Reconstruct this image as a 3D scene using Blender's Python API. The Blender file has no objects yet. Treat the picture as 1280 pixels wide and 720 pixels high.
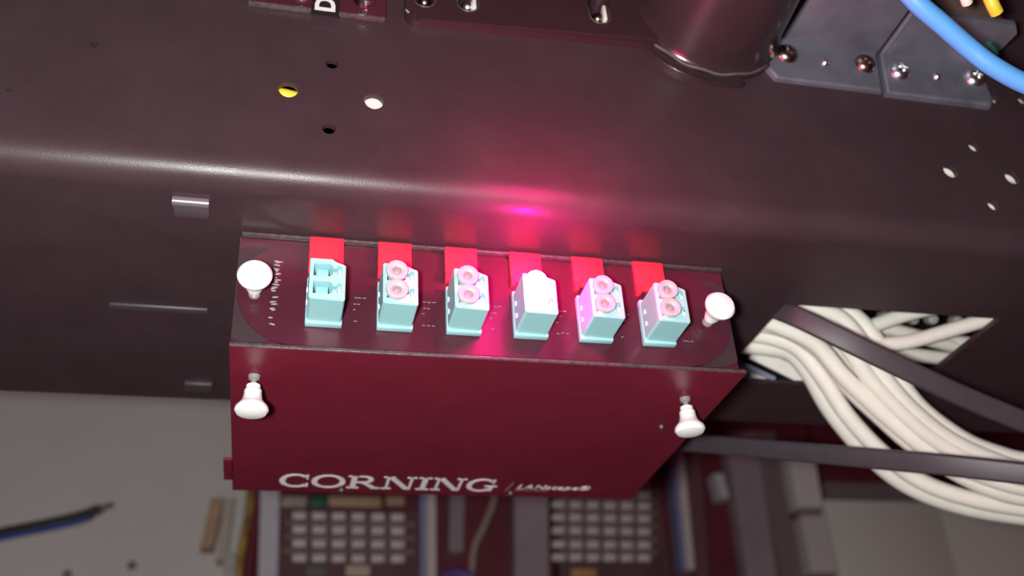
import bpy, bmesh, math, random
from mathutils import Vector, Matrix

random.seed(7)
MM = 0.001
scene = bpy.context.scene
col = scene.collection

# ------------------------------------------------------------------ camera
# world in metres: X along the adapter panel, Y into the wall, Z up
CAM = Vector((-5.23, -213.70, -119.51))
RIGHT = Vector((0.97365, -0.22082, -0.05691))
DOWN = Vector((0.06714, 0.51609, -0.85390))
FWD = Vector((0.21793, 0.82758, 0.51732))
FPX = 1265.9
cam_data = bpy.data.cameras.new('camera')
cam = bpy.data.objects.new('camera', cam_data)
col.objects.link(cam)
m = Matrix((RIGHT, -DOWN, -FWD)).transposed().to_4x4()
m.translation = CAM * MM
cam.matrix_world = m
cam_data.sensor_width = 36.0
cam_data.lens = 36.0 * FPX / 1280.0
cam_data.clip_start = 0.01
cam_data.clip_end = 20
cam_data.dof.use_dof = True
cam_data.dof.focus_distance = 0.242
cam_data.dof.aperture_fstop = 12.5
scene.camera = cam

# ------------------------------------------------------------------ world, lights, exposure
world = bpy.data.worlds.new('world')
scene.world = world
world.use_nodes = True
bg = world.node_tree.nodes['Background']
bg.inputs[0].default_value = (1.0, 0.16, 0.32, 1)
bg.inputs[1].default_value = 0.035


def lamp(name, loc, energy, color, radius):
    d = bpy.data.lights.new(name, 'POINT')
    d.energy = energy
    d.color = color
    d.shadow_soft_size = radius * MM
    o = bpy.data.objects.new(name, d)
    o.location = Vector(loc) * MM
    col.objects.link(o)
    return o


lamp('phone_flash', (-25, -217, -122), 5.2, (1.0, 0.985, 0.955), 8)

scene.view_settings.view_transform = 'Standard'
scene.view_settings.look = 'None'
scene.view_settings.exposure = 0.0
scene.view_settings.gamma = 1.0
scene.view_settings.use_curve_mapping = False


# ------------------------------------------------------------------ placing helpers
def ray(px, py):
    return FWD + RIGHT * ((px - 640) / FPX) + DOWN * ((py - 360) / FPX)


def at_y(px, py, Y):          # point of the vertical plane y = Y
    d = ray(px, py)
    return CAM + d * ((Y - CAM.y) / d.y)


def at_t(px, py, t):          # point at depth t
    return CAM + ray(px, py) * t


# ------------------------------------------------------------------ materials
MATS = {}


def mat(name, color, rough=0.5, metal=0.0, spec=0.5, noise=0.0, nscale=60.0, bump=0.0, bscale=900.0,
        trans=0.0, emit=None, estr=0.0, coat=0.0, sss=0.0, rvar=0.0):
    if name in MATS:
        return MATS[name]
    mt = bpy.data.materials.new(name)
    mt.use_nodes = True
    nt = mt.node_tree
    b = nt.nodes['Principled BSDF']
    b.inputs['Base Color'].default_value = (*color, 1)
    b.inputs['Roughness'].default_value = rough
    b.inputs['Metallic'].default_value = metal
    b.inputs['Specular IOR Level'].default_value = spec
    b.inputs['Transmission Weight'].default_value = trans
    b.inputs['Coat Weight'].default_value = coat
    b.inputs['Coat Roughness'].default_value = 0.12
    if sss:
        b.inputs['Subsurface Weight'].default_value = sss
        b.inputs['Subsurface Radius'].default_value = (1, 0.8, 0.8)
        b.inputs['Subsurface Scale'].default_value = 0.0012
    if emit:
        b.inputs['Emission Color'].default_value = (*emit, 1)
        b.inputs['Emission Strength'].default_value = estr
    tc = nt.nodes.new('ShaderNodeTexCoord')
    if noise or rvar:
        n = nt.nodes.new('ShaderNodeTexNoise')
        n.inputs['Scale'].default_value = nscale
        n.inputs['Detail'].default_value = 6
        n.inputs['Roughness'].default_value = 0.65
        nt.links.new(tc.outputs['Object'], n.inputs['Vector'])
        if noise:
            r = nt.nodes.new('ShaderNodeMapRange')
            r.inputs['From Min'].default_value = 0.3
            r.inputs['From Max'].default_value = 0.7
            r.inputs['To Min'].default_value = 1 - noise
            r.inputs['To Max'].default_value = 1 + noise
            nt.links.new(n.outputs['Fac'], r.inputs['Value'])
            mx = nt.nodes.new('ShaderNodeVectorMath')
            mx.operation = 'SCALE'
            mx.inputs[0].default_value = color
            nt.links.new(r.outputs['Result'], mx.inputs['Scale'])
            nt.links.new(mx.outputs['Vector'], b.inputs['Base Color'])
        if rvar:
            r2 = nt.nodes.new('ShaderNodeMapRange')
            r2.inputs['From Min'].default_value = 0.3
            r2.inputs['From Max'].default_value = 0.7
            r2.inputs['To Min'].default_value = rough - rvar
            r2.inputs['To Max'].default_value = rough + rvar
            nt.links.new(n.outputs['Fac'], r2.inputs['Value'])
            nt.links.new(r2.outputs['Result'], b.inputs['Roughness'])
    if bump:
        n2 = nt.nodes.new('ShaderNodeTexNoise')
        n2.inputs['Scale'].default_value = bscale
        n2.inputs['Detail'].default_value = 3
        nt.links.new(tc.outputs['Object'], n2.inputs['Vector'])
        bp = nt.nodes.new('ShaderNodeBump')
        bp.inputs['Strength'].default_value = bump
        bp.inputs['Distance'].default_value = 0.0002
        nt.links.new(n2.outputs['Fac'], bp.inputs['Height'])
        nt.links.new(bp.outputs['Normal'], b.inputs['Normal'])
    MATS[name] = mt
    return mt


BLACK = mat('black_coat_with_glare', (0.045, 0.027, 0.032), 0.38, spec=0.32, noise=0.12, nscale=45, bump=0.16, bscale=2600, rvar=0.05)  # black paint with a little of the laser's red glare mixed in
GLOSS = mat('black_gloss_with_glare', (0.066, 0.014, 0.026), 0.24, spec=0.4, noise=0.10, nscale=60, bump=0.03, bscale=1500)  # black metal; red veil around the glowing cap put into its colour
COVER = mat('black_cover_with_glare', (0.155, 0.014, 0.030), 0.30, spec=0.28, noise=0.10, nscale=60, bump=0.03, bscale=1800)  # black cover, reddened in the colour for the glare over it
EDGE = mat('pale_metal_edge', (0.10, 0.08, 0.085), 0.34, metal=0.3, noise=0.4, nscale=900, bump=0.3, bscale=1500)  # grainy tone, lighter than the black sheet beside it
PLATEM = mat('plate_paint', (0.034, 0.016, 0.020), 0.38, noise=0.1, nscale=60)
PLASTIC = mat('black_gloss_plastic', (0.030, 0.020, 0.023), 0.20, noise=0.1, nscale=80)
AQUA = mat('aqua_plastic', (0.31, 0.60, 0.62), 0.35, sss=0.15)
AQUA_DARK = mat('aqua_recess_plastic', (0.24, 0.54, 0.57), 0.45)
RED = mat('red_plastic', (0.95, 0.035, 0.06), 0.35, sss=0.1)
CAPM = mat('translucent_cap_plastic', (0.66, 0.61, 0.62), 0.25, trans=0.3, sss=0.3)
CAPC = mat('cap_core_plastic', (0.34, 0.33, 0.34), 0.4, trans=0.2)
GLOW = mat('laser_lit_cap', (0.9, 0.6, 0.7), 0.4, emit=(1.0, 0.12, 0.42), estr=22)
GLOW2 = mat('laser_lit_lower_cap', (0.9, 0.6, 0.7), 0.4, emit=(1.0, 0.16, 0.45), estr=6)
WHITE = mat('white_nylon', (0.86, 0.86, 0.85), 0.35, sss=0.1)
PRINT = mat('white_print', (0.85, 0.82, 0.85), 0.5)
DIM = mat('grey_print_and_glint', (0.22, 0.20, 0.21), 0.5)
CHROME = mat('bright_screw_steel', (0.80, 0.81, 0.83), 0.27, metal=1.0)
BROWNS = mat('bronzed_screw_steel', (0.30, 0.23, 0.20), 0.27, metal=1.0)
ZINC = mat('zinc_plated_steel', (0.24, 0.25, 0.30), 0.46, metal=0.65, noise=0.12, nscale=120, rvar=0.08)
CREAM = mat('cream_cable_jacket', (0.82, 0.79, 0.71), 0.45, noise=0.06, nscale=90)
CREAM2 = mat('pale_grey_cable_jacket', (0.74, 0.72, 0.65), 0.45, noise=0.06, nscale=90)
BLUE = mat('blue_cable_jacket', (0.10, 0.33, 0.72), 0.42)
STRAP = mat('black_cable_jacket', (0.045, 0.033, 0.042), 0.5, noise=0.1, nscale=200)
YELLOW = mat('yellow_jacket', (0.85, 0.62, 0.05), 0.45)
GREEN = mat('green_plastic', (0.015, 0.10, 0.06), 0.5)
WALLM = mat('grey_painted_wall', (0.60, 0.58, 0.56), 0.7, noise=0.04, nscale=12)
PALE = mat('pale_grey_panel', (0.66, 0.62, 0.60), 0.6, noise=0.04, nscale=15)
BLUEGREY = mat('blue_grey_post', (0.52, 0.50, 0.55), 0.6, noise=0.1, nscale=40)
MAUVE = mat('mauve_grey_post', (0.30, 0.23, 0.26), 0.6, noise=0.1, nscale=40)
DARK = mat('dark_panel_with_glare', (0.12, 0.014, 0.026), 0.6, noise=0.2, nscale=40)  # dark boards; the maroon is red glare put into the colour
BLOCK = mat('brown_grey_block_base', (0.10, 0.042, 0.048), 0.6, noise=0.3, nscale=60)
PAD = mat('pale_block_pad', (0.62, 0.56, 0.56), 0.5, noise=0.1, nscale=200)
TAN = mat('tan_block', (0.42, 0.28, 0.18), 0.6, noise=0.15, nscale=70)
DBLUE = mat('dark_blue_jacket', (0.03, 0.09, 0.36), 0.5)
PURPLE = mat('purple_jacket', (0.12, 0.05, 0.25), 0.5)
STRIPE = mat('white_strip', (0.55, 0.50, 0.47), 0.6)
BSTRIPE = mat('blue_strip', (0.24, 0.23, 0.42), 0.6)
INNER = mat('dark_inner_metal', (0.012, 0.009, 0.010), 0.6)


# ------------------------------------------------------------------ mesh helpers (all in mm)
def finish(name, bm, material, parent=None, smooth=False, origin=None):
    me = bpy.data.meshes.new(name)
    bmesh.ops.recalc_face_normals(bm, faces=bm.faces)
    bmesh.ops.scale(bm, vec=(MM, MM, MM), verts=bm.verts)
    bm.to_mesh(me)
    bm.free()
    o = bpy.data.objects.new(name, me)
    me.materials.append(material)
    if smooth:
        for p in me.polygons:
            p.use_smooth = True
        if smooth == 'angle':
            me.set_sharp_from_angle(angle=math.radians(35))
    col.objects.link(o)
    if parent is not None:
        o.parent = parent
    return o


def thing(name, label, cat, loc=(0, 0, 0), group=None):
    o = bpy.data.objects.new(name, None)
    o.empty_display_size = 0.005
    o.location = Vector(loc) * MM
    o['label'] = label
    o['category'] = cat
    if group:
        o['group'] = group
    col.objects.link(o)
    return o


def tag(o, label, cat, group=None):
    o['label'] = label
    o['category'] = cat
    if group:
        o['group'] = group
    return o


def structure(o, label=None):
    o['kind'] = 'structure'
    return o


def box(bm, x0, x1, y0, y1, z0, z1, bev=0.0, seg=2):
    vs = [bm.verts.new((x, y, z)) for x in (x0, x1) for y in (y0, y1) for z in (z0, z1)]
    fs = [bm.faces.new([vs[i] for i in f]) for f in
          ((0, 1, 3, 2), (4, 6, 7, 5), (0, 4, 5, 1), (2, 3, 7, 6), (0, 2, 6, 4), (1, 5, 7, 3))]
    if bev:
        es = set(e for f in fs for e in f.edges)
        bmesh.ops.bevel(bm, geom=list(es), offset=bev, segments=seg, affect='EDGES', profile=0.5)


def boxo(name, dims, material, parent=None, bev=0.0, smooth=False):
    bm = bmesh.new()
    box(bm, *dims, bev=bev)
    return finish(name, bm, material, parent, smooth='angle' if (bev or smooth) else False)


def prism(bm, pts, axis, a, b):
    """extrude a 2D polygon; axis 'y': pts are (x,z); axis 'z': pts are (x,y); axis 'x': pts are (y,z)"""
    def mk(p, h):
        return {'y': (p[0], h, p[1]), 'z': (p[0], p[1], h), 'x': (h, p[0], p[1])}[axis]
    A = [bm.verts.new(mk(p, a)) for p in pts]
    B = [bm.verts.new(mk(p, b)) for p in pts]
    n = len(pts)
    bm.faces.new(A)
    bm.faces.new(B[::-1])
    for i in range(n):
        bm.faces.new((A[i], B[i], B[(i + 1) % n], A[(i + 1) % n]))


def lathe(bm, prof, center, axis, seg=24):
    """prof: list of (r, h) along axis direction from center"""
    ax = Vector(axis).normalized()
    u = ax.orthogonal().normalized()
    v = ax.cross(u)
    c = Vector(center)
    rings = []
    for r, h in prof:
        if r < 1e-6:
            rings.append([bm.verts.new(c + ax * h)])
        else:
            rings.append([bm.verts.new(c + ax * h + (u * math.cos(2 * math.pi * k / seg) + v * math.sin(2 * math.pi * k / seg)) * r)
                          for k in range(seg)])
    for A, B in zip(rings[:-1], rings[1:]):
        for k in range(seg):
            k2 = (k + 1) % seg
            if len(A) == 1 and len(B) == 1:
                continue
            if len(A) == 1:
                bm.faces.new((A[0], B[k], B[k2]))
            elif len(B) == 1:
                bm.faces.new((A[k], B[0], A[k2]))
            else:
                bm.faces.new((A[k], B[k], B[k2], A[k2]))


def smoothpath(pts, sub=8):
    P = [Vector(p) for p in pts]
    P = [P[0] * 2 - P[1]] + P + [P[-1] * 2 - P[-2]]
    out = []
    for i in range(1, len(P) - 2):
        p0, p1, p2, p3 = P[i - 1], P[i], P[i + 1], P[i + 2]
        for k in range(sub):
            t = k / sub
            out.append(0.5 * ((2 * p1) + (p2 - p0) * t + (2 * p0 - 5 * p1 + 4 * p2 - p3) * t * t + (3 * p1 - p0 - 3 * p2 + p3) * t ** 3))
    out.append(P[-2])
    return out


def sweep(bm, path, prof, updir=None):
    """prof: closed list of (a,b) offsets; a along side, b along updir-ish normal"""
    n = len(path)
    rings = []
    up = Vector(updir) if updir is not None else None
    last = None
    for i, p in enumerate(path):
        t = (path[min(i + 1, n - 1)] - path[max(i - 1, 0)]).normalized()
        if up is not None:
            b = (up - t * up.dot(t)).normalized()
        else:
            if last is None:
                last = t.orthogonal().normalized()
            b = (last - t * last.dot(t)).normalized()
            last = b
        s = t.cross(b)
        rings.append([bm.verts.new(p + s * a + b * c) for a, c in prof])
    m = len(prof)
    for A, B in zip(rings[:-1], rings[1:]):
        for k in range(m):
            bm.faces.new((A[k], B[k], B[(k + 1) % m], A[(k + 1) % m]))
    bm.faces.new(rings[0][::-1])
    bm.faces.new(rings[-1])


def circ(r, n=12):
    return [(r * math.cos(2 * math.pi * k / n), r * math.sin(2 * math.pi * k / n)) for k in range(n)]


def tube(name, pts, r, material, parent=None, sub=8, n=12):
    bm = bmesh.new()
    sweep(bm, smoothpath(pts, sub), circ(r, n))
    return finish(name, bm, material, parent, smooth='angle')


def rrect(w, h, r, n=5):
    out = []
    for cx, cy, a0 in ((w - r, h - r, 0), (-w + r, h - r, 90), (-w + r, -h + r, 180), (w - r, -h + r, 270)):
        for k in range(n):
            a = math.radians(a0 + 90 * k / (n - 1))
            out.append((cx + r * math.cos(a), cy + r * math.sin(a)))
    return out


def cut(obj, cutter_bm):
    c = finish('cutter', cutter_bm, INNER)
    md = obj.modifiers.new('cut', 'BOOLEAN')
    md.operation = 'DIFFERENCE'
    md.solver = 'EXACT'
    md.object = c
    md.use_self = True
    bpy.context.view_layer.update()
    dg = bpy.context.evaluated_depsgraph_get()
    me = bpy.data.meshes.new_from_object(obj.evaluated_get(dg))
    obj.modifiers.clear()
    old = obj.data
    nm = old.name
    obj.data = me
    bpy.data.meshes.remove(old)
    me.name = nm
    cm = c.data
    bpy.data.objects.remove(c)
    bpy.data.meshes.remove(cm)
    for p in me.polygons:
        p.use_smooth = True
    me.set_sharp_from_angle(angle=math.radians(30))


def copy_thing(root, loc, label, skip=()):
    r = root.copy()
    col.objects.link(r)
    r.location = Vector(loc) * MM
    r['label'] = label
    for ch in list(root.children):
        if ch.name.split('.')[0] in skip:
            continue
        c = ch.copy()
        col.objects.link(c)
        c.parent = r
        for g in ch.children:
            d = g.copy()
            col.objects.link(d)
            d.parent = c
    return r


def children_named(root, base):
    return [c for c in root.children if c.name.split('.')[0] == base]


# ------------------------------------------------------------------ back wall
w = boxo('wall_back', (-700, 1300, 470, 480, -60, 700), WALLM)
structure(w)

# ------------------------------------------------------------------ housing (large folded black sheet)
SZ = 25.2            # underside of the housing
UF = -21.5           # front face of the housing
UY = -25.0           # plane the front fittings were measured on; seat() moves them onto the front face
XL, XR = -150, 380
housing = thing('equipment_housing', 'large black sheet metal housing with a rolled lower edge and a cable opening', 'housing',
                (0, 98, SZ))


def seat_delta(x, z):
    d = UF - UY
    return ((x - CAM.x) / (UY - CAM.y) * d, d, (z - CAM.z) / (UY - CAM.y) * d)


def seat(o, x, z):
    o.location = o.location + Vector(seat_delta(x, z)) * MM
    return o


def to_parent(o, parent):
    o.parent = parent
    o.matrix_parent_inverse = Matrix.Translation(-parent.location)
    return o


outer = [(UF, 165.0)]
R = 7.0
for k in range(11):
    a = math.radians(90 * k / 10)
    outer.append((UF + R - R * math.cos(a), SZ + R - R * math.sin(a)))
outer.append((98.5, SZ))
T = 1.6
inner = [(98.5, SZ + T)]
for k in range(11):
    a = math.radians(90 - 90 * k / 10)
    inner.append((UF + R - (R - T) * math.cos(a), SZ + R - (R - T) * math.sin(a)))
inner.append((UF + T, 165.0))
bm = bmesh.new()
prism(bm, outer + inner, 'x', XL, XR)
shell = finish('shell', bm, BLACK)
holes = [(-7.8, 50.2, 2.45), (12.7, 49.3, 2.45), (2.3, 60.1, 1.6), (2.3, 39.3, 1.6),
         (182.8, 56.5, 1.75), (172.0, 46.4, 2.3), (191.7, 46.4, 2.3), (181.9, 35.9, 1.75),
         (196.3, 76.4, 1.7), (206.5, 77.5, 1.7), (-52.7, 57.8, 0.9), (-68.0, 41.2, 0.6)]
bm = bmesh.new()
for x, z, r in holes:
    dx, dy, dz = seat_delta(x, z)
    lathe(bm, [(0, 0), (r, 0), (r, 10), (0, 10)], (x + dx, UF - 5, z + dz), (0, 1, 0), 20)
box(bm, 137, 210, 16.3, 67, SZ - 5, SZ + 8)
cut(shell, bm)
to_parent(shell, housing)
to_parent(boxo('back_panel', (XL, XR, 97, 98.4, SZ + T, 165), INNER), housing)
to_parent(boxo('top_panel', (XL, XR, UF + T, 97, 163, 164.5), INNER), housing)
# lanced tab, rib and foot on the underside
bm = bmesh.new()
sweep(bm, [Vector((-32.2, -11.3, SZ - 0.6)), Vector((-24.0, -11.3, SZ - 0.6))], circ(1.3, 14))
to_parent(finish('lanced_tab_roll', bm, mat('tab_roll_metal', (0.16, 0.14, 0.16), 0.35, metal=0.3), smooth='angle'), housing)
to_parent(boxo('lanced_tab', (-32.2, -24.0, -10.0, -5.2, SZ - 1.0, SZ + 0.2),
               mat('tab_metal', (0.075, 0.058, 0.066), 0.4), bev=0.3), housing)
to_parent(boxo('raised_rib', (-51.5, -25.5, 38.8, 41.8, SZ - 1.0, SZ + 0.2), mat('rib_metal', (0.055, 0.042, 0.047), 0.4), bev=0.6), housing)
to_parent(boxo('edge_tab', (-34.0, -25.5, 85.5, 91.0, SZ - 1.2, SZ + 0.2), mat('rib_metal', (0, 0, 0)), bev=0.4), housing)

# ------------------------------------------------------------------ fibre module with the adapter panel
mod = thing('fiber_module', 'black metal fibre module with a row of aqua adapters under the housing', 'module', (47, 46, -7.5))
PX0, PX1 = -16.8, 110.4
ZB, ZT = -7.5, 24.5


def mp(o):
    return to_parent(o, mod)


mp(boxo('face_plate', (PX0, PX1, 1.0, 2.4, ZB + 0.8, ZT - 0.5), GLOSS))
cz, cr = 8.5, 14.2
xa, xb = PX0 + 0.4 + cr, PX1 - 0.6 - cr
pts = [(xb + cr * math.sin(a), cz + cr * math.cos(a)) for a in [math.pi * k / 24 for k in range(25)]]
pts += [(xa - cr * math.sin(a), cz - cr * math.cos(a)) for a in [math.pi * k / 24 for k in range(25)]]
bm = bmesh.new()
prism(bm, pts, 'y', 0.0, 1.0)
es = [e for e in bm.edges if all(abs(v.co.y) < 1e-6 for v in e.verts)]
bmesh.ops.bevel(bm, geom=es, offset=0.45, segments=3, affect='EDGES')
mp(finish('raised_plate', bm, GLOSS, smooth='angle'))
for cx, s in ((-12.3, -1), (103.4, 1)):
    lim = PX0 + 0.1 if s < 0 else PX1 - 0.1
    pts = []
    for k in range(48):
        a = 2 * math.pi * k / 48
        x = cx + 13.2 * math.cos(a)
        x = max(x, lim) if s < 0 else min(x, lim)
        pts.append((x, 7.9 + 13.2 * math.sin(a)))
    bm = bmesh.new()
    prism(bm, pts, 'y', 0.55, 1.0)
    bmesh.ops.remove_doubles(bm, verts=bm.verts, dist=0.01)
    mp(finish('plunger_boss', bm, BLACK, smooth='angle'))
mp(boxo('top_lip', (PX0 + 0.3, PX1, -0.7, 1.0, ZT - 0.55, ZT + 0.25), EDGE, bev=0.3))
cover = mp(boxo('bottom_cover', (PX0, PX1 + 0.8, -0.9, 92.6, ZB, ZB + 0.9), COVER))
mp(boxo('cover_edge', (PX0 - 0.1, PX1 + 0.8, -1.6, -0.9, ZB - 0.05, ZB + 0.95), EDGE, bev=0.3))
mp(boxo('side_panel', (PX0, PX0 + 1, 2.4, 92, ZB + 0.9, ZT - 1), COVER))
mp(boxo('side_panel', (PX1 - 1, PX1, 2.4, 92, ZB + 0.9, ZT - 1), COVER))
mp(boxo('rear_panel', (PX0 + 1, PX1 - 1, 91, 92, ZB + 0.9, ZT - 1), COVER))
mp(boxo('side_tab', (PX0 - 2.4, PX0 + 0.2, 68.3, 84, ZB, ZB + 0.9), COVER))
for x, y in ((100.6, 33.4), (69.5, 89.2), (15.9, 89.9)):
    bm = bmesh.new()
    lathe(bm, [(0, 1.0), (0.5, 0.9), (0.9, 0.4), (0.95, -0.2), (0, -0.2)], (x, y, ZB), (0, 0, -1), 12)
    mp(finish('rivet', bm, mat('rivet_metal', (0.10, 0.07, 0.075), 0.4, metal=0.4), smooth='angle'))

# plungers: white nylon push pins with a clear stem
PL = [(0, 10.3), (2.2, 10.2), (3.5, 9.8), (4.0, 9.1), (3.95, 8.4), (3.3, 7.6), (2.5, 6.6), (2.15, 5.2), (2.1, 4.0), (1.75, 3.6), (1.7, 2.6), (0, 2.6)]
STEM = [(0, 2.6), (0.75, 2.6), (0.7, 1.2), (1.3, 0.9), (1.5, 0.0), (0, 0.0)]
CLEAR = mat('clear_stem_plastic', (0.42, 0.37, 0.38), 0.2, trans=0.4)


def plunger(base, axis, k=1.0):
    b = bmesh.new()
    lathe(b, [(r * k, h) for r, h in PL], base, axis, 28)
    o = mp(finish('plunger', b, WHITE, smooth='angle'))
    b = bmesh.new()
    lathe(b, STEM, base, axis, 16)
    s = finish('plunger_stem', b, CLEAR, smooth='angle')
    s.parent = o
    return o


plunger((-12.3, 0.3, 7.4), (0, -1, 0))
plunger((103.4, 0.3, 7.6), (0, -1, 0))
plunger((-11.1, 13.6, ZB), (0, 0, -1))
plunger((100.6, 15.0, ZB), (0, 0, -1))

# raised characters moulded into the plate, too small to read: little strokes
bm = bmesh.new()
z = -0.4
while z < 17.8:
    w_ = random.uniform(1.1, 1.7)
    x0 = -8.6 + random.uniform(-0.2, 0.2)
    for q in range(random.choice((1, 2, 2, 3))):
        zz = z + q * w_ / 3
        a = random.uniform(-0.35, 0.5)
        b0 = Vector((x0 + random.uniform(0, 0.8), -0.12, zz))
        b1 = b0 + Vector((random.uniform(0.9, 1.9), 0, a))
        sweep(bm, [b0, b1], circ(0.21, 5))
    z += w_ + random.choice((0.3, 0.4, 0.5))
mp(finish('moulded_lettering', bm, mat('moulded_marks', (0.30, 0.26, 0.27), 0.28), smooth=True))

# adapter port markings on the plate
for i in range(6):
    bm = bmesh.new()
    x = 16.9 * i + 11.0
    for zz, n, L in ((8.2, 3, 0.9), (6.4, 2, 0.7), (4.8, 1, 0.6), (1.6, 3 if i % 2 else 1, 0.8)):
        for q in range(n):
            xx = x + q * 1.15 + random.uniform(-0.1, 0.3)
            dz = random.uniform(-0.3, 0.3) if i > 1 else random.uniform(-0.1, 0.1)
            sweep(bm, [Vector((xx, -0.05, zz)), Vector((xx + L, -0.05, zz + dz))], circ(0.12, 5))
    mp(finish('port_marking', bm, DIM, smooth=True))  # grey stands in for the reflection on these raised marks


# printed lettering on the bottom cover: letters as thin raised slabs; (u,v): u right, v up in a unit-high letter
def L_ring(cx, cy, rx, ry, tx, ty, a0, a1, n=28):
    q = []
    for k in range(n):
        A = math.radians(a0 + (a1 - a0) * k / n)
        B = math.radians(a0 + (a1 - a0) * (k + 1) / n)
        q.append([(cx + rx * math.cos(A), cy + ry * math.sin(A)), (cx + rx * math.cos(B), cy + ry * math.sin(B)),
                  (cx + (rx - tx) * math.cos(B), cy + (ry - ty) * math.sin(B)), (cx + (rx - tx) * math.cos(A), cy + (ry - ty) * math.sin(A))])
    return q


def L_rect(x0, x1, y0, y1):
    return [[(x0, y0), (x1, y0), (x1, y1), (x0, y1)]]


def glyph(ch):
    if ch == 'C':
        return L_ring(.56, .5, .56, .52, .2, .085, 42, 318) + L_rect(.93, 1.0, .64, .98) + L_rect(.93, 1.0, .02, .30), 1.04
    if ch == 'O':
        return L_ring(.6, .5, .6, .52, .2, .085, 0, 360), 1.2
    if ch == 'R':
        return (L_rect(.12, .32, 0, 1) + L_rect(0, .44, 0, .07) + L_rect(0, .4, .93, 1) + L_rect(.3, .6, .93, 1) + L_rect(.3, .6, .46, .53)
                + L_ring(.58, .73, .34, .27, .19, .075, -90, 90, 16)
                + [[(.45, .49), (.68, .49), (1.1, .05), (.88, .05)]] + L_rect(.86, 1.2, 0, .07)), 1.18
    if ch == 'N':
        return (L_rect(.13, .23, 0, 1) + L_rect(0, .36, 0, .07) + L_rect(0, .3, .93, 1)
                + [[(.13, 1), (.38, 1), (1.07, 0), (.84, 0)]] + L_rect(.97, 1.07, 0, 1) + L_rect(.84, 1.2, .93, 1)), 1.2
    if ch == 'I':
        return L_rect(.14, .34, 0, 1) + L_rect(0, .48, 0, .07) + L_rect(0, .48, .93, 1), .48
    if ch == 'G':
        return (L_ring(.56, .5, .56, .52, .2, .085, 42, 318) + L_rect(.93, 1.0, .64, .98) + L_rect(.84, 1.03, .05, .43)
                + L_rect(.68, 1.16, .39, .46)), 1.16
    if ch == '|':
        return [[(0, -.1), (.05, -.1), (.15, 1.0), (.10, 1.0)]], .15


def slab_letters(bm, text, x0, x1, ytop, ybot, z, gap=0.07):
    gl = [glyph(c) for c in text]
    tot = sum(g[1] for g in gl) + gap * (len(gl) - 1)
    sx = (x1 - x0) / tot
    sy = ybot - ytop
    u = 0
    for quads, adv in gl:
        for qi, q in enumerate(quads):
            P = [(x0 + (u + a) * sx, ybot - b * sy) for a, b in q]
            prism(bm, P, 'z', z - 0.02, z - 0.12 - 0.004 * (qi % 9))
        u += adv + gap


bm = bmesh.new()
slab_letters(bm, 'CORNING', -3.1, 63.9, 78.0, 88.2, ZB)
lt = finish('lettering', bm, PRINT)
lt.parent = cover
bm = bmesh.new()
slab_letters(bm, '|', 67.2, 68.6, 80.5, 87, ZB)
lt = finish('lettering_bar', bm, DIM)
lt.parent = cover


def font_mesh(name, text, size, mtx, material, parent, shear=0.0, inv=None, spacing=1.0, bold=0.0):
    cu = bpy.data.curves.new(name, 'FONT')
    cu.body = text
    cu.size = size * MM
    cu.shear = shear
    cu.space_character = spacing
    cu.extrude = 0.05 * MM
    cu.offset = bold * MM
    cu.resolution_u = 3
    o = bpy.data.objects.new(name, cu)
    col.objects.link(o)
    bpy.context.view_layer.update()
    dg = bpy.context.evaluated_depsgraph_get()
    me = bpy.data.meshes.new_from_object(o.evaluated_get(dg))
    bpy.data.objects.remove(o)
    bpy.data.curves.remove(cu)
    me.transform(mtx)
    me.name = name
    me.materials.clear()
    me.materials.append(material)
    r = bpy.data.objects.new(name, me)
    col.objects.link(r)
    r.parent = parent
    if inv is not None:
        r.matrix_parent_inverse = inv
    return r


def basis(u, v, n, o):
    mt = Matrix((Vector(u), Vector(v), Vector(n))).transposed().to_4x4()
    mt.translation = Vector(o) * MM
    return mt


minv = None
font_mesh('lettering_small', 'LANscape\u00ae', 4.8, basis((1, 0, 0), (0, -1, 0), (0, 0, -1), (70.2, 85.2, ZB - 0.08)), PRINT, cover, 0.2, minv, 1.02)
font_mesh('lettering_tagline', 'SOLUTIONS', 1.9, basis((1, 0, 0), (0, -1, 0), (0, 0, -1), (70.2, 87.0, ZB - 0.08)), DIM, cover, 0.0, minv, 1.05)

# ------------------------------------------------------------------ adapters
AW, AD, AH = 8.2, 12.4, 10.9
LB = ['aqua duplex adapter with two empty ports and no dust caps',
      'aqua duplex adapter with clear dust caps, second from the left end',
      'aqua duplex adapter with pink-lit dust caps just left of the glowing one',
      'aqua duplex adapter glowing white and magenta with laser light',
      'aqua duplex adapter with pink-lit dust caps just right of the glowing one',
      'aqua duplex adapter with clear dust caps at the right end of the row']
ad = thing('fiber_adapter', LB[0], 'adapter', (0, 0, 0), 'duplex adapters on the module')
out = [(0, 0.5), (0.5, 0), (AW - 0.3, -0.2), (AW, 0.2), (AW, AH - 1.7), (AW - 0.4, AH - 1.3), (0.74 * AW, AH - 1.1), (0.62 * AW, AH), (0.3, AH), (0, AH - 0.3)]
bm = bmesh.new()
prism(bm, out, 'y', -AD, 0.0)
es = [e for e in bm.edges if all(abs(v.co.y + AD) < 1e-6 for v in e.verts)]
bmesh.ops.bevel(bm, geom=es, offset=0.22, segments=2, affect='EDGES')
body = finish('body', bm, AQUA, ad)
bm = bmesh.new()
for z0 in (1.35, 6.1):
    prism(bm, [(0.9, z0), (4.6, z0), (5.3, z0 + 0.6), (5.3, z0 + 2.7), (4.6, z0 + 3.3), (0.9, z0 + 3.3)], 'y', -AD - 1, -AD + 5.5)
    box(bm, 4.9, 6.5, -AD - 1, -AD + 4, z0 + 1.2, z0 + 2.2)
    box(bm, 6.35, 7.3, -AD - 1, -AD + 1.6, z0 + 0.4, z0 + 2.9)
cut(body, bm)
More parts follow.
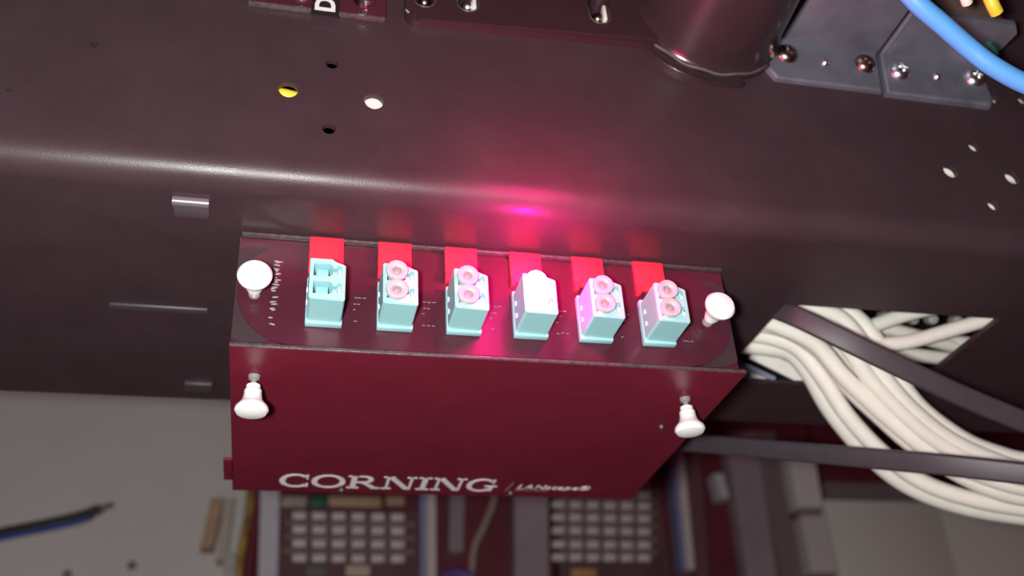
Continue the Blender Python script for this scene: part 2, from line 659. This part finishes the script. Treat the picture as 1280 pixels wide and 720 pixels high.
for z0 in (1.35, 6.1):
    boxo('port_sleeve', (1.6, 4.4, -AD + 1.6, -AD + 5.4, z0 + 0.5, z0 + 2.8), AQUA_DARK, ad, bev=0.2)
    boxo('latch_peg', (6.5, 7.2, -AD - 0.15, -AD + 1.4, z0 + 0.5, z0 + 1.4), WHITE, ad, bev=0.1)
boxo('base_flange', (-0.25, AW + 0.25, -2.1, -0.02, -0.75, 12.0), AQUA, ad, bev=0.35)
bm = bmesh.new()
box(bm, -0.1, AW + 0.1, -1.3, -0.02, 15.4, 24.4, bev=0.25)
box(bm, -0.15, 1.0, -1.9, -0.02, 14.0, 16.4, bev=0.2)
finish('red_clip', bm, RED, ad, smooth='angle')
for z0 in (3.0, 6.4):
    boxo('side_latch', (-0.35, 0.1, -4.6, -3.6, z0, z0 + 1.1), mat('latch_shine_plastic', (0.55, 0.75, 0.76), 0.3), ad, bev=0.1)

CAP = [(0, -3.0), (1.9, -3.0), (1.9, 0.0), (2.55, 0.0), (2.62, 0.9), (2.5, 1.2), (2.2, 1.28), (1.35, 1.15), (1.05, 0.9), (1.0, 0.3)]


def add_caps(root, mats, cores=True):
    for z0, mt in zip((3.35, 8.55), mats):
        b = bmesh.new()
        lathe(b, CAP + [(0, 0.3)], (3.15, -AD - 0.1, z0), (0, -1, 0), 24)
        c = finish('dust_cap', b, mt, root, smooth='angle')
        b = bmesh.new()
        lathe(b, [(0, 0.7), (0.6, 0.65), (0.85, 0.5), (0.95, 0.32), (0, 0.31)], (3.15, -AD - 0.1, z0), (0, -1, 0), 14)
        finish('cap_core', b, CAPC if cores else mt, c, smooth='angle')


PITCH = 16.9
proto = ad
for i in range(1, 6):
    a = copy_thing(proto, (PITCH * i, 0, 0), LB[i])
    if i == 3:
        add_caps(a, (GLOW2, GLOW), False)
    else:
        add_caps(a, (CAPM, CAPM))
# light of the laser leaving the lit dust caps, and an added red fill
lamp('laser_cap_light', (PITCH * 3 + 3.6, -AD - 4.5, 11.0), 0.105, (1.0, 0.005, 0.27), 1.6)
lamp('added_red_fill', (PITCH * 3 + 4.5, -AD - 30.0, 20.0), 0.17, (1.0, 0.01, 0.22), 14.0)  # soft lamp without a body, added to redden the housing front

# ------------------------------------------------------------------ plates on the housing front
pa = thing('mounting_plate', 'thin black plate with lighter edge at the top behind the letter D tag', 'plate', (-2, UY, 76.8))


def pp(o, root):
    return to_parent(o, root)


pp(boxo('plate_body', (-19.5, 15.6, UY - 1.6, UY, 76.9, 112), GLOSS), pa)
pp(boxo('plate_edge', (-19.3, 15.4, UY - 1.75, UY - 0.1, 76.2, 76.95), EDGE, bev=0.2), pa)
for x, z, mt in ((-6.2, 81.3, CHROME), (9.5, 81.8, BROWNS)):
    bm = bmesh.new()
    lathe(bm, [(0, 1.4), (1.2, 1.3), (2.2, 0.8), (2.5, 0), (0, 0)], (x, UY - 1.6, z), (0, -1, 0), 18)
    s = pp(finish('screw', bm, mt, smooth='angle'), pa)
bm = bmesh.new()
lathe(bm, [(1.5, 0.2), (1.5, 1.8), (2.0, 1.8), (2.0, 0.2), (1.5, 0.2)], (10.4, UY - 3.0, 80.6), (0, -1, 0), 18)
pp(finish('loop', bm, CHROME, smooth='angle'), pa)

tg = thing('letter_tag', 'small black tag printed with a white letter D', 'tag', (-0.3, UY - 2, 75))
LBLK = mat('tag_black', (0.018, 0.014, 0.016), 0.4)
to_parent(boxo('tag_body', (-3.7, 3.4, UY - 2.3, UY - 1.76, 73.9, 90), LBLK), tg)
font_mesh('letter', 'D', 7.0, basis((0, 0, 1), (-1, 0, 0), (0, -1, 0), (2.2, UY - 2.35, 75.4)), mat('tag_white_print', (0.75, 0.73, 0.74), 0.5), tg, 0, Matrix.Translation(-tg.location), 1.0, 0.22)

pb = thing('cover_plate', 'black rounded-corner plate with three oval slots at the top centre', 'plate', (52, UY, 76))
pr = [(19.8, 120), (19.8, 79.8)]
for k in range(7):
    a = math.radians(180 + 90 * k / 6)
    pr.append((23.3 + 3.5 * math.cos(a), 79.6 + 3.5 * math.sin(a)))
pr += [(92, 79.0), (92, 120)]
bm = bmesh.new()
prism(bm, pr, 'y', UY - 3.4, UY)
es = [e for e in bm.edges if all(abs(v.co.y - UY + 3.4) < 1e-5 for v in e.verts)]
bmesh.ops.bevel(bm, geom=es, offset=1.1, segments=4, affect='EDGES')
plate = finish('plate_body', bm, PLATEM)
bm = bmesh.new()
slots = ((24.8, 84.8), (36.6, 85.2), (74.0, 87.2))
for x, z in slots:
    pts = []
    for k in range(13):
        a = math.radians(180 + 180 * k / 12)
        pts.append((x + 2.7 * math.cos(a), z - 1.2 + 2.7 * math.sin(a)))
    for k in range(13):
        a = math.radians(180 * k / 12)
        pts.append((x + 2.7 * math.cos(a), z + 4 + 2.7 * math.sin(a)))
    prism(bm, pts, 'y', UY - 8, UY - 0.6)
cut(plate, bm)
pp(plate, pb)
for k, (x, z) in enumerate(slots):
    pts = []
    bm = bmesh.new()
    path = []
    for q in range(14):
        a = math.radians(180 + 180 * q / 13)
        path.append(Vector((x + 2.95 * math.cos(a), UY - 3.42, z - 1.2 + 2.95 * math.sin(a))))
    path = [path[0] + Vector((0, 0, 5))] + path + [path[-1] + Vector((0, 0, 5))]
    sweep(bm, path, circ(0.22, 6))
    pp(finish('slot_rim', bm, EDGE, smooth=True), pb)
    bm = bmesh.new()
    lathe(bm, [(0, 1.6), (1.0, 1.4), (1.7, 0.7), (1.9, 0), (0, 0)], (x + 0.5, UY - 0.7, z + 0.6), (0, -1, 0), 16)
    pp(finish('screw', bm, (BROWNS, CHROME, BROWNS)[k], smooth='angle'), pb)
    if k:
        pp(boxo('slot_liner', (x + 1.5, x + 2.5, UY - 2.8, UY - 0.65, z - 1.6, z + 4), CREAM2, bev=0.3), pb)

# ------------------------------------------------------------------ cable spool
sp = thing('cable_spool', 'glossy black round cable spool standing out from the housing at the top', 'spool', (107, UY, 94.5))
bm = bmesh.new()
lathe(bm, [(0, 0), (24.4, 0), (24.3, 1.4), (23.5, 1.7), (22.8, 2.3), (22.3, 3.2), (22.0, 4.6), (21.85, 6.5), (17.8, 75), (16.8, 76), (0, 76)], (107, UY, 94.5), (0, -1, 0), 96)
pp(finish('drum', bm, PLASTIC, smooth='angle'), sp)
bm = bmesh.new()
pts_o, pts_i = [], []
for k in range(41):
    a = math.radians(150 + 135 * k / 40)
    pts_o.append((107 + 27.2 * math.cos(a), 94.5 + 27.2 * math.sin(a)))
    pts_i.append((107 + 22.0 * math.cos(a), 94.5 + 22.0 * math.sin(a)))
prism(bm, pts_o + pts_i[::-1], 'y', UY - 1.6, UY)
pp(finish('base_flange', bm, PLASTIC, smooth='angle'), sp)
bm = bmesh.new()
path = [Vector((107 + 27.2 * math.cos(math.radians(150 + 135 * k / 40)), UY - 1.55, 94.5 + 27.2 * math.sin(math.radians(150 + 135 * k / 40)))) for k in range(41)]
sweep(bm, path, circ(0.3, 6))
pp(finish('flange_rim', bm, PLASTIC, smooth=True), sp)
bm = bmesh.new()
path = [Vector((107 + 23.9 * math.cos(math.radians(150 + 160 * k / 40)), UY - 2.1 - 0.3 * math.sin(k), 94.5 + 23.9 * math.sin(math.radians(150 + 160 * k / 40)))) for k in range(41)]
sweep(bm, path, [(a * 0.35, b * 0.5) for a, b in circ(1, 8)], (0, -1, 0))
pp(finish('dusty_fillet', bm, mat('dusty_plastic', (0.075, 0.065, 0.062), 0.6, noise=0.4, nscale=300), smooth=True), sp)


# ------------------------------------------------------------------ zinc brackets
def screw_on(root, x, z, mt, y=UY - 1.8):
    b = bmesh.new()
    lathe(b, [(0, 2.2), (1.2, 2.1), (2.3, 1.7), (3.1, 0.9), (3.35, 0), (0, 0)], (x, y, z), (0, -1, 0), 22)
    s = finish('screw', b, mt, smooth='angle')
    c = bmesh.new()
    box(c, x - 1.7, x + 1.7, y - 3, y - 1.2, z - 0.35, z + 0.35)
    box(c, x - 0.35, x + 0.35, y - 3, y - 1.2, z - 1.7, z + 1.7)
    cut(s, c)
    pp(s, root)


b1 = thing('angle_bracket', 'zinc angle bracket with two bronzed screws beside the black spool', 'bracket', (143, UY, 72), 'zinc brackets on the housing')
bm = bmesh.new()
prism(bm, [(124.0, 72.3), (157.6, 72.3), (160.0, 88.9), (123.5, 88.9), (121.8, 76)], 'y', UY - 1.8, UY)
es = [e for e in bm.edges if all(abs(v.co.y - UY + 1.8) < 1e-5 for v in e.verts)]
bmesh.ops.bevel(bm, geom=es, offset=0.8, segments=3, affect='EDGES')
pp(finish('flange', bm, ZINC, smooth='angle'), b1)
pp(boxo('shelf', (129.5, 159.8, UY - 42, UY - 1.0, 87.2, 89.0), ZINC, bev=0.4), b1)
screw_on(b1, 129.0, 82.0, BROWNS)
screw_on(b1, 154.2, 82.0, BROWNS)
bm = bmesh.new()
lathe(bm, [(0, 0.9), (0.9, 0.8), (1.35, 0.2), (1.4, 0), (0, 0)], (140.9, UY - 1.8, 80.6), (0, -1, 0), 14)
pp(finish('rivet', bm, CHROME, smooth='angle'), b1)

b2 = thing('angle_bracket', 'zinc angle bracket with two bright screws under the blue cable', 'bracket', (176, UY, 71), 'zinc brackets on the housing')
bm = bmesh.new()
prism(bm, [(158.0, 71.4), (193.0, 71.4), (194.5, 74), (194.5, 88.2), (160.3, 88.2)], 'y', UY - 2.2, UY)
es = [e for e in bm.edges if all(abs(v.co.y - UY + 2.2) < 1e-5 for v in e.verts)]
bmesh.ops.bevel(bm, geom=es, offset=0.9, segments=3, affect='EDGES')
pp(finish('flange', bm, ZINC, smooth='angle'), b2)
bm = bmesh.new()
prism(bm, [(160.3, UY - 1), (194.5, UY - 1), (196.0, UY - 17), (193.5, UY - 20), (160.3, UY - 20)], 'z', 86.4, 88.2)
pp(finish('shelf', bm, ZINC, smooth='angle'), b2)
bm = bmesh.new()
sweep(bm, [Vector((160.3, UY - 2, 86.7)), Vector((160.3, UY - 20.5, 86.7))], circ(0.7, 8))
pp(finish('edge_bead', bm, ZINC, smooth='angle'), b2)
screw_on(b2, 164.3, 80.3, CHROME, UY - 2.2)
screw_on(b2, 190.0, 81.4, CHROME, UY - 2.2)
bm = bmesh.new()
lathe(bm, [(0, 0.9), (0.9, 0.8), (1.35, 0.2), (1.4, 0), (0, 0)], (176.9, UY - 2.2, 80.2), (0, -1, 0), 14)
pp(finish('rivet', bm, CHROME, smooth='angle'), b2)

# clutter above the second bracket
k = boxo('connector_clip', (183, 199, UY - 12, UY, 96, 110), mat('brown_clip', (0.12, 0.075, 0.06), 0.5), bev=0.5)
seat(tag(k, 'brownish clip above the bracket at the top right corner', 'clip'), 190, 100)
p0 = at_t(1236, -6, 262)
k = tube('yellow_cable', [at_t(1228, -30, 262), at_t(1236, -6, 262), at_t(1241, 6, 262), at_t(1246, 16, 263)], 1.7, YELLOW)
tag(k, 'short yellow cable end at the top right corner', 'cable')
k = tube('cream_wire', [at_t(1198, -20, 262), at_t(1206, -4, 262), at_t(1209, 4, 263)], 1.4, CREAM)
tag(k, 'short cream wire end beside the yellow cable', 'cable')
k = tube('green_wire', [at_t(1234, 56, 268), at_t(1240, 62, 269), at_t(1243, 68, 270)], 1.2, GREEN)
tag(k, 'short green wire peeking out behind the blue cable', 'cable')
# blue cable
k = tube('blue_cable', [at_t(1106, -45, 238), at_t(1143, 0, 238), at_t(1178, 31, 239), at_t(1210, 59, 240), at_t(1240, 82, 240), at_t(1282, 105, 240), at_t(1340, 126, 240), at_t(1430, 148, 240)], 2.35, BLUE, n=20)
tag(k, 'thick blue cable curving over the right bracket', 'cable')

for o_, x_, z_ in ((pa, 0, 77), (tg, 0, 77), (pb, 45, 78), (sp, 107, 80), (b1, 142, 78), (b2, 176, 78)):
    seat(o_, x_, z_)

# things seen through the holes of the housing front
k = tube('yellow_jumper', [(-30, UY + 4.6, 52.5), (-8, UY + 4.2, 51.6), (4, UY + 8.5, 50), (12, UY + 16, 44)], 1.9, YELLOW)
seat(tag(k, 'yellow jumper seen through the left round hole', 'cable'), -8, 50)
k = boxo('white_card', (9, 21, UY + 2.6, UY + 3.4, 44, 55.5), mat('white_card_stock', (0.75, 0.70, 0.66), 0.6))
seat(tag(k, 'white card seen through the round hole above the adapters', 'card'), 13, 49)
k = tube('cream_jumper', [(165, UY + 4.2, 49.4), (176, UY + 4.0, 49.6), (196, UY + 4.0, 49.8), (206, UY + 6, 49)], 1.9, CREAM)
seat(tag(k, 'cream jumper behind the middle pair of holes at the right', 'cable'), 182, 46)
k = tube('cream_jumper', [(172, UY + 5, 37), (185, UY + 4.6, 38.6), (200, UY + 5, 40)], 2.6, CREAM)
seat(tag(k, 'cream jumper behind the lowest hole at the right', 'cable'), 182, 36)
k = tube('cream_jumper', [(174, UY + 5, 57.5), (186.3, UY + 4.6, 59.6), (202, UY + 5, 61.5)], 2.6, CREAM)
seat(tag(k, 'cream jumper behind the upper small hole at the right', 'cable'), 183, 56)
k = tube('cream_jumper', [(186, UY + 5, 78), (200, UY + 4.6, 79.6), (218, UY + 5, 81)], 2.6, CREAM)
seat(tag(k, 'cream jumper behind the small holes under the blue cable', 'cable'), 197, 77)

# ------------------------------------------------------------------ bundle of cream cables through the opening
def cpath(pp_, t0, t1, off=0.0):
    out = []
    n = len(pp_)
    for i, (x, y) in enumerate(pp_):
        s = i / (n - 1)
        out.append(at_t(x, y, t0 + (t1 - t0) * s + off))
    return out


CB = [
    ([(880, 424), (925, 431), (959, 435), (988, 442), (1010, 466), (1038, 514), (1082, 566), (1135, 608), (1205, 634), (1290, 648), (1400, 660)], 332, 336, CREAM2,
     'lowest cream cable, along the bottom edge of the bundle'),
    ([(880, 410), (933, 417), (968, 423), (1000, 438), (1030, 475), (1059, 519), (1101, 564), (1152, 602), (1215, 624), (1290, 637), (1400, 648)], 328, 330, CREAM,
     'cream cable second from the bottom edge of the bundle'),
    ([(900, 392), (947, 404), (986, 414), (1026, 440), (1062, 485), (1098, 519), (1140, 556), (1190, 588), (1240, 612), (1290, 624), (1400, 634)], 322, 326, CREAM,
     'cream cable in front in the lower half of the bundle'),
    ([(925, 392), (974, 408), (1019, 430), (1054, 470), (1096, 510), (1138, 546), (1165, 566), (1215, 590), (1290, 612), (1400, 622)], 320, 323, CREAM,
     'cream cable along the middle of the bundle'),
    ([(940, 366), (985, 384), (1025, 400), (1060, 434), (1090, 477), (1132, 520), (1172, 552), (1225, 580), (1290, 600), (1400, 612)], 318, 321, CREAM,
     'cream cable crossing under the black band near the bundle middle'),
    ([(980, 368), (1019, 384), (1052, 399), (1077, 428), (1102, 468), (1138, 510), (1185, 548), (1240, 574), (1290, 588), (1400, 600)], 318, 322, CREAM,
     'cream cable second from the upper edge of the bundle'),
    ([(1020, 370), (1054, 386), (1078, 404), (1098, 430), (1121, 471), (1153, 512), (1205, 550), (1250, 568), (1290, 577), (1400, 590)], 322, 324, CREAM,
     'uppermost cream cable, along the upper edge of the bundle'),
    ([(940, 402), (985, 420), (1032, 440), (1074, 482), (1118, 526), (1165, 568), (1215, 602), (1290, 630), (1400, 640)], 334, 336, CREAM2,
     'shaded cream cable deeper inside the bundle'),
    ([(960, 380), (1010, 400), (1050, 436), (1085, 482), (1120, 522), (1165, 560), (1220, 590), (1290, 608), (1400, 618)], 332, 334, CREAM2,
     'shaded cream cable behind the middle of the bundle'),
]
for pth, t0, t1, mt, lb in CB:
    k = tube('network_cable', cpath(pth, t0, t1), 2.75, mt, sub=6, n=14)
    tag(k, lb, 'cable', 'cream cables through the opening')
CI = [
    ([(1060, 420), (1100, 404), (1140, 391), (1200, 378)], 322, 326, 'cream cable inside the opening, uppermost stub behind the bundle'),
    ([(1050, 396), (1095, 410), (1150, 421), (1230, 432)], 330, 345, 'cream cable inside the opening sloping gently right behind the bundle'),
    ([(1060, 432), (1130, 428), (1190, 412), (1235, 399), (1270, 390)], 322, 322, 'long cream cable inside the opening reaching its right corner'),
    ([(1100, 408), (1160, 424), (1210, 437), (1260, 448)], 333, 350, 'cream cable inside the opening ending at the slanted right edge'),
    ([(1080, 432), (1140, 443), (1190, 449), (1250, 458)], 338, 352, 'lowest cream cable inside the opening near the slanted edge'),
]
for pth, t0, t1, lb in CI:
    k = tube('network_cable', cpath(pth, t0, t1), 2.35, CREAM2, sub=6, n=12)
    tag(k, lb, 'cable', 'cream cables inside the opening')
for (px, py), lb in (((1106, 396), 'left'), ((1141, 399), 'middle'), ((1165, 399), 'large middle'), ((1196, 401), 'right')):
    bm = bmesh.new()
    c = at_t(px, py, 345)
    lathe(bm, [(0, 2.0), (1.6, 1.4), (2.0, 0), (1.8, -3), (0, -3)], c, (-0.2, -0.8, -0.5), 12)
    k = finish('wire_end', bm, mat('grey_wire_end', (0.30, 0.27, 0.26), 0.5), smooth='angle')
    tag(k, {'left': 'small grey wire end at the left of the opening top edge',
            'middle': 'small grey wire end against the uppermost cable stub',
            'large middle': 'round grey wire end in the dark middle of the opening',
            'right': 'small grey wire end above the long cable in the opening'}[lb], 'wire')

bm = bmesh.new()
a, b_, c, d_ = at_t(908, 481, 346), at_t(974, 484, 347), at_t(970, 478, 348), at_t(920, 458, 347)
dep = Vector((0, 3, 3))
vs = [bm.verts.new(v) for v in (a, b_, c, d_)] + [bm.verts.new(v + dep) for v in (a, b_, c, d_)]
for f in ((0, 1, 2, 3), (7, 6, 5, 4), (0, 4, 5, 1), (1, 5, 6, 2), (2, 6, 7, 3), (3, 7, 4, 0)):
    bm.faces.new([vs[i] for i in f])
tag(finish('white_label', bm, mat('white_label_stock', (0.78, 0.75, 0.71), 0.5)), 'white plastic label corner in the opening beside the module', 'label')
bm = bmesh.new()
sweep(bm, [at_t(915, 449, 343), at_t(930, 456, 343), at_t(968, 474, 344)], rrect(0.9, 0.6, 0.4), -FWD)
tag(finish('blue_grey_cable', bm, mat('blue_grey_jacket', (0.20, 0.21, 0.30), 0.4), smooth='angle'), 'flat blue-grey cable in the opening above the white label', 'cable')
bm = bmesh.new()
sweep(bm, [at_t(940, 440, 349), at_t(985, 462, 349), at_t(1040, 490, 349)], rrect(2.4, 0.8, 0.4), -FWD)
tag(finish('grey_flat_cable', bm, CREAM2, smooth='angle'), 'flat pale cable in the opening under the lowest cream cable', 'cable')

# black bands crossing the bundle
bm = bmesh.new()
sweep(bm, smoothpath([at_t(925, 366, 312), at_t(965, 384, 305), at_t(1000, 398, 298), at_t(1060, 427, 292), at_t(1130, 461, 290), at_t(1210, 498, 290),
                      at_t(1290, 531, 290), at_t(1400, 576, 290)], 6), rrect(3.1, 1.1, 0.9), -FWD)
tag(finish('black_flat_cable', bm, STRAP, smooth='angle'), 'flat black cable leaving the opening and crossing over the cream bundle', 'cable')
bm = bmesh.new()
sweep(bm, smoothpath([at_t(780, 545, 372), at_t(845, 552, 352), at_t(920, 558, 335), at_t(1010, 566, 318), at_t(1100, 574, 303), at_t(1190, 582, 290),
                      at_t(1290, 593, 280), at_t(1400, 606, 272)], 6), rrect(3.1, 1.2, 0.9), -FWD)
tag(finish('black_flat_cable', bm, STRAP, smooth='angle'), 'flat black cable running right from the module corner below the opening', 'cable')

# ------------------------------------------------------------------ far equipment on the wall behind
BY = 440.0


def upright(name, px0, py0, px1, py1, wpx, mt, label, cat, Y=BY, depth=14, parent=None):
    """bar from pixel (px0,py0) to (px1,py1) on the plane y=Y, wpx wide"""
    a = at_y(px0 - wpx / 2, py0, Y)
    b = at_y(px0 + wpx / 2, py0, Y)
    c = at_y(px1 + wpx / 2, py1, Y)
    d = at_y(px1 - wpx / 2, py1, Y)
    bmx = bmesh.new()
    prism(bmx, [(v.x, v.z) for v in (a, b, c, d)], 'y', Y, Y + depth)
    o = finish(name, bmx, mt, parent)
    if label:
        tag(o, label, cat)
    return o


def region(px0, py0, px1, py1, Y):
    a = at_y(px0, py0, Y)
    b = at_y(px1, py1, Y)
    return min(a.x, b.x), max(a.x, b.x), min(a.z, b.z), max(a.z, b.z)


# dark backboard behind the blocks
x0, x1, z0, z1 = region(302, 560, 1030, 790, 458)
k = boxo('backboard', (at_y(304, 660, 458).x, at_y(1036, 660, 458).x, 458, 469, z0 - 60, at_y(640, 470, 458).z + 40), DARK)
tag(k, 'dark backboard carrying the wiring blocks on the wall', 'board')


def block(px, pxw, rows, cols, ys, dxs, label, skip=()):
    root = thing('wiring_block', label, 'wiring block', tuple(at_y(px, 720, BY)), 'wiring blocks on the backboard')
    inv = root
    a = at_y(px, ys[0] - 12, BY)
    b = at_y(px + pxw, ys[-1] + 60, BY)
    to_parent(boxo('base', (a.x, at_y(px + pxw, ys[0], BY).x, BY, 457, b.z, a.z), BLOCK), root)
    for r, y in enumerate(ys):
        zc = at_y(px + pxw / 2, y, BY).z
        if r < len(ys) - 1:
            zn = at_y(px + pxw / 2, ys[r + 1], BY).z
            zm = (zc + zn) / 2
            to_parent(boxo('rail', (a.x + 3, at_y(px + pxw, y, BY).x - 3, BY - 2.5, BY - 0.05, zm - 1.1, zm + 1.1), mat('block_rail', (0.24, 0.155, 0.145), 0.6, noise=0.2, nscale=80)), root)
        for cc in range(cols):
            if (r, cc) in skip:
                continue
            p = at_y(dxs[0] + (dxs[1] - dxs[0]) * cc / (cols - 1), y + 0.6 * cc * 0.3, BY)
            to_parent(boxo('pad', (p.x - 4.6, p.x + 4.6, BY - 5, BY - 0.05, zc - 2.4, zc + 2.4), PAD, bev=1.0), root)
    return root


blk1 = block(352, 172, 4, 6, [648, 665, 682, 700], (374, 496), 'wiring block with four rows of pale pads below the large lettering')
skip = {(0, c) for c in range(5)} | {(1, c) for c in range(4)}
blk2 = block(690, 134, 7, 6, [605, 620, 634, 650, 666, 683, 699], (697, 803), 'wiring block with pale pads below the right part of the module cover', skip)


def blk_box(root, name, px0, py0, px1, py1, mt, y0=BY - 4, y1=BY - 0.05):
    x0, x1, z0, z1 = region(px0, py0, px1, py1, BY)
    to_parent(boxo(name, (x0, x1, y0, y1, z0, z1), mt, bev=0.8), root)


blk_box(blk1, 'tan_cover', 410, 622, 476, 636, TAN)
blk_box(blk1, 'tan_cover', 482, 622, 505, 634, TAN)
blk_box(blk1, 'green_cover', 386, 622, 408, 636, GREEN)
blk_box(blk1, 'pale_cover', 352, 622, 383, 636, mat('mottled_pale', (0.34, 0.30, 0.27), 0.6, noise=0.5, nscale=250))
blk_box(blk1, 'green_cover', 382, 708, 408, 722, mat('dull_green_cover', (0.12, 0.12, 0.10), 0.6))
blk_box(blk1, 'tan_cover', 432, 708, 462, 722, mat('pale_tan_cover', (0.5, 0.40, 0.32), 0.6))
blk_box(blk2, 'tan_cover', 712, 712, 745, 724, mat('orange_tan_cover', (0.45, 0.25, 0.10), 0.6))

upright('wire_post', 338, 600, 334, 760, 24, BLUEGREY, 'pale blue-grey post left of the left wiring block', 'post')
k = upright('designation_strip', 529, 600, 530, 760, 8, BSTRIPE, 'blue edged strip right of the left wiring block', 'strip')
k = upright('designation_strip', 539, 600, 540, 760, 11, STRIPE, 'white strip right of the left wiring block', 'strip')
upright('wire_post', 664, 600, 665, 760, 42, MAUVE, 'mauve-grey post left of the right wiring block', 'post')
upright('designation_strip', 840, 540, 856, 712, 6, BSTRIPE, 'leaning blue strip right of the right wiring block', 'strip')
upright('designation_strip', 848, 540, 864, 712, 9, STRIPE, 'leaning white strip right of the right wiring block', 'strip')
upright('wire_post', 866, 560, 882, 780, 18, mat('maroon_post', (0.13, 0.055, 0.065), 0.6), 'dark maroon post beside the leaning white strip', 'post')
upright('wire_post', 925, 540, 962, 780, 38, MAUVE, 'wide mauve post in the dark middle right background', 'post', 446)
upright('wire_post', 955, 540, 1000, 780, 26, mat('brown_grey_post', (0.20, 0.14, 0.145), 0.6), 'narrow brown-grey post left of the two stacked pale panels', 'post', 448)
upright('hanging_tag', 898, 592, 906, 622, 12, BLUEGREY, 'small blue-grey tag hanging in the dark gap', 'tag', 446)
upright('wall_panel', 1000, 560, 1013, 634, 32, PALE, 'upper of two stacked pale panels beside the large pale panel', 'panel')
upright('wall_panel', 1017, 644, 1030, 716, 32, mat('pale_mauve_panel', (0.56, 0.51, 0.52), 0.6), 'lower of two stacked pale panels beside the large pale panel', 'panel')
upright('cable_bar', 572, 610, 570, 690, 18, mat('grey_tube', (0.26, 0.20, 0.23), 0.5), 'grey curved part beside the white strip in the background', 'part', 446)
k = tube('loose_cable', [at_y(622, 600, 436), at_y(616, 630, 436), at_y(604, 660, 436), at_y(592, 690, 438), at_y(588, 760, 440)], 2.3, mat('dull_cable', (0.33, 0.24, 0.22), 0.5))
tag(k, 'thin dull cable hanging in the dark gap between the wiring blocks', 'cable')
k = tube('purple_cable', [at_y(552, 724, 436), at_y(570, 716, 436), at_y(590, 722, 436)], 3.5, PURPLE)
tag(k, 'purple cable at the bottom edge between the wiring blocks', 'cable')
k = tube('yellow_wire_run', [at_y(313, 600, 440), at_y(311, 640, 440), at_y(303, 680, 440), at_y(296, 740, 440)], 2.6, mat('dull_yellow', (0.34, 0.22, 0.05), 0.5, noise=0.8, nscale=120))
tag(k, 'yellow wire running down beside the blue-grey post', 'cable')
k = tube('dark_wire_run', [at_y(320, 600, 442), at_y(319, 650, 442), at_y(313, 690, 442), at_y(308, 750, 442)], 3.4, DARK)
tag(k, 'dark wire running down between yellow wire and blue-grey post', 'cable')
upright('wooden_block', 272, 622, 258, 684, 16, TAN, 'tan wooden bar leaning beside the yellow wire', 'bar', 446)
upright('wooden_block', 287, 622, 276, 700, 13, mat('pale_tan_bar', (0.44, 0.38, 0.33), 0.6), 'paler bar right of the tan wooden bar', 'bar', 448)
upright('mottled_block', 290, 690, 284, 770, 20, mat('grey_mottled', (0.42, 0.39, 0.38), 0.6, noise=0.3, nscale=150), 'mottled grey piece under the tan wooden bar', 'part', 450)

# right: dark upper board and large pale panel
a = at_y(1042, 560, 452)
z_top = at_y(1150, 500, 452).z + 60
z_mid = at_y(1150, 628, 452).z
k = boxo('upper_board', (at_y(1030, 600, 452).x, at_y(1500, 600, 452).x, 452, 469, z_mid, z_top), DARK)
tag(k, 'dark board above the large pale panel on the right', 'board')
pl = thing('wall_panel', 'large pale grey panel with a seam at the lower right', 'panel', tuple(at_y(1050, 720, 450)))
xl, xs, xr = at_y(1037, 660, 450).x, at_y(1184, 670, 450).x, at_y(1560, 660, 450).x
to_parent(boxo('panel', (xl, xs - 0.7, 450, 466, z_mid - 160, z_mid), mat('pale_warm_panel', (0.66, 0.64, 0.58), 0.6), bev=1.0), pl)
to_parent(boxo('panel', (xs + 0.7, xr, 450, 466, z_mid - 160, z_mid), MATS['pale_warm_panel'], bev=1.0), pl)
to_parent(boxo('panel_ledge', (xl, xr, 444, 450, z_mid + 0.2, z_mid + 12), mat('ledge_grey', (0.16, 0.12, 0.125), 0.6), bev=1.0), pl)

# cut cable end in front of the grey wall
ce = thing('cut_cable', 'dark blue and black cut cable end in front of the grey wall', 'cable', tuple(at_t(0, 670, 590)))
pts = [at_t(-60, 680, 590), at_t(0, 666, 595), at_t(50, 656, 600), at_t(95, 646, 605), at_t(124, 636, 608)]
to_parent(tube('black_jacket', pts, 2.9, mat('dark_jacket', (0.025, 0.025, 0.03), 0.5)), ce)
to_parent(tube('blue_jacket', [p + DOWN * 2.6 for p in pts[:-1]] + [at_t(112, 645, 607)], 2.2, DBLUE), ce)
to_parent(tube('bare_tip', [at_t(122, 637, 608), at_t(132, 633, 609), at_t(138, 630, 610)], 1.5, mat('bare_tip', (0.18, 0.13, 0.12), 0.5)), ce)
for (px, py), lb in (((165, 707), 'small brown wall anchor under the cut cable end'), ((84, 718), 'small dark wall anchor at the bottom edge')):
    bm = bmesh.new()
    c = at_y(px, py, 469.6)
    lathe(bm, [(0, 2), (2, 1.6), (3, 0), (0, 0)], c, (0, -1, 0), 12)
    tag(finish('wall_anchor', bm, mat('anchor_brown', (0.22, 0.15, 0.11), 0.5), smooth='angle'), lb, 'anchor')
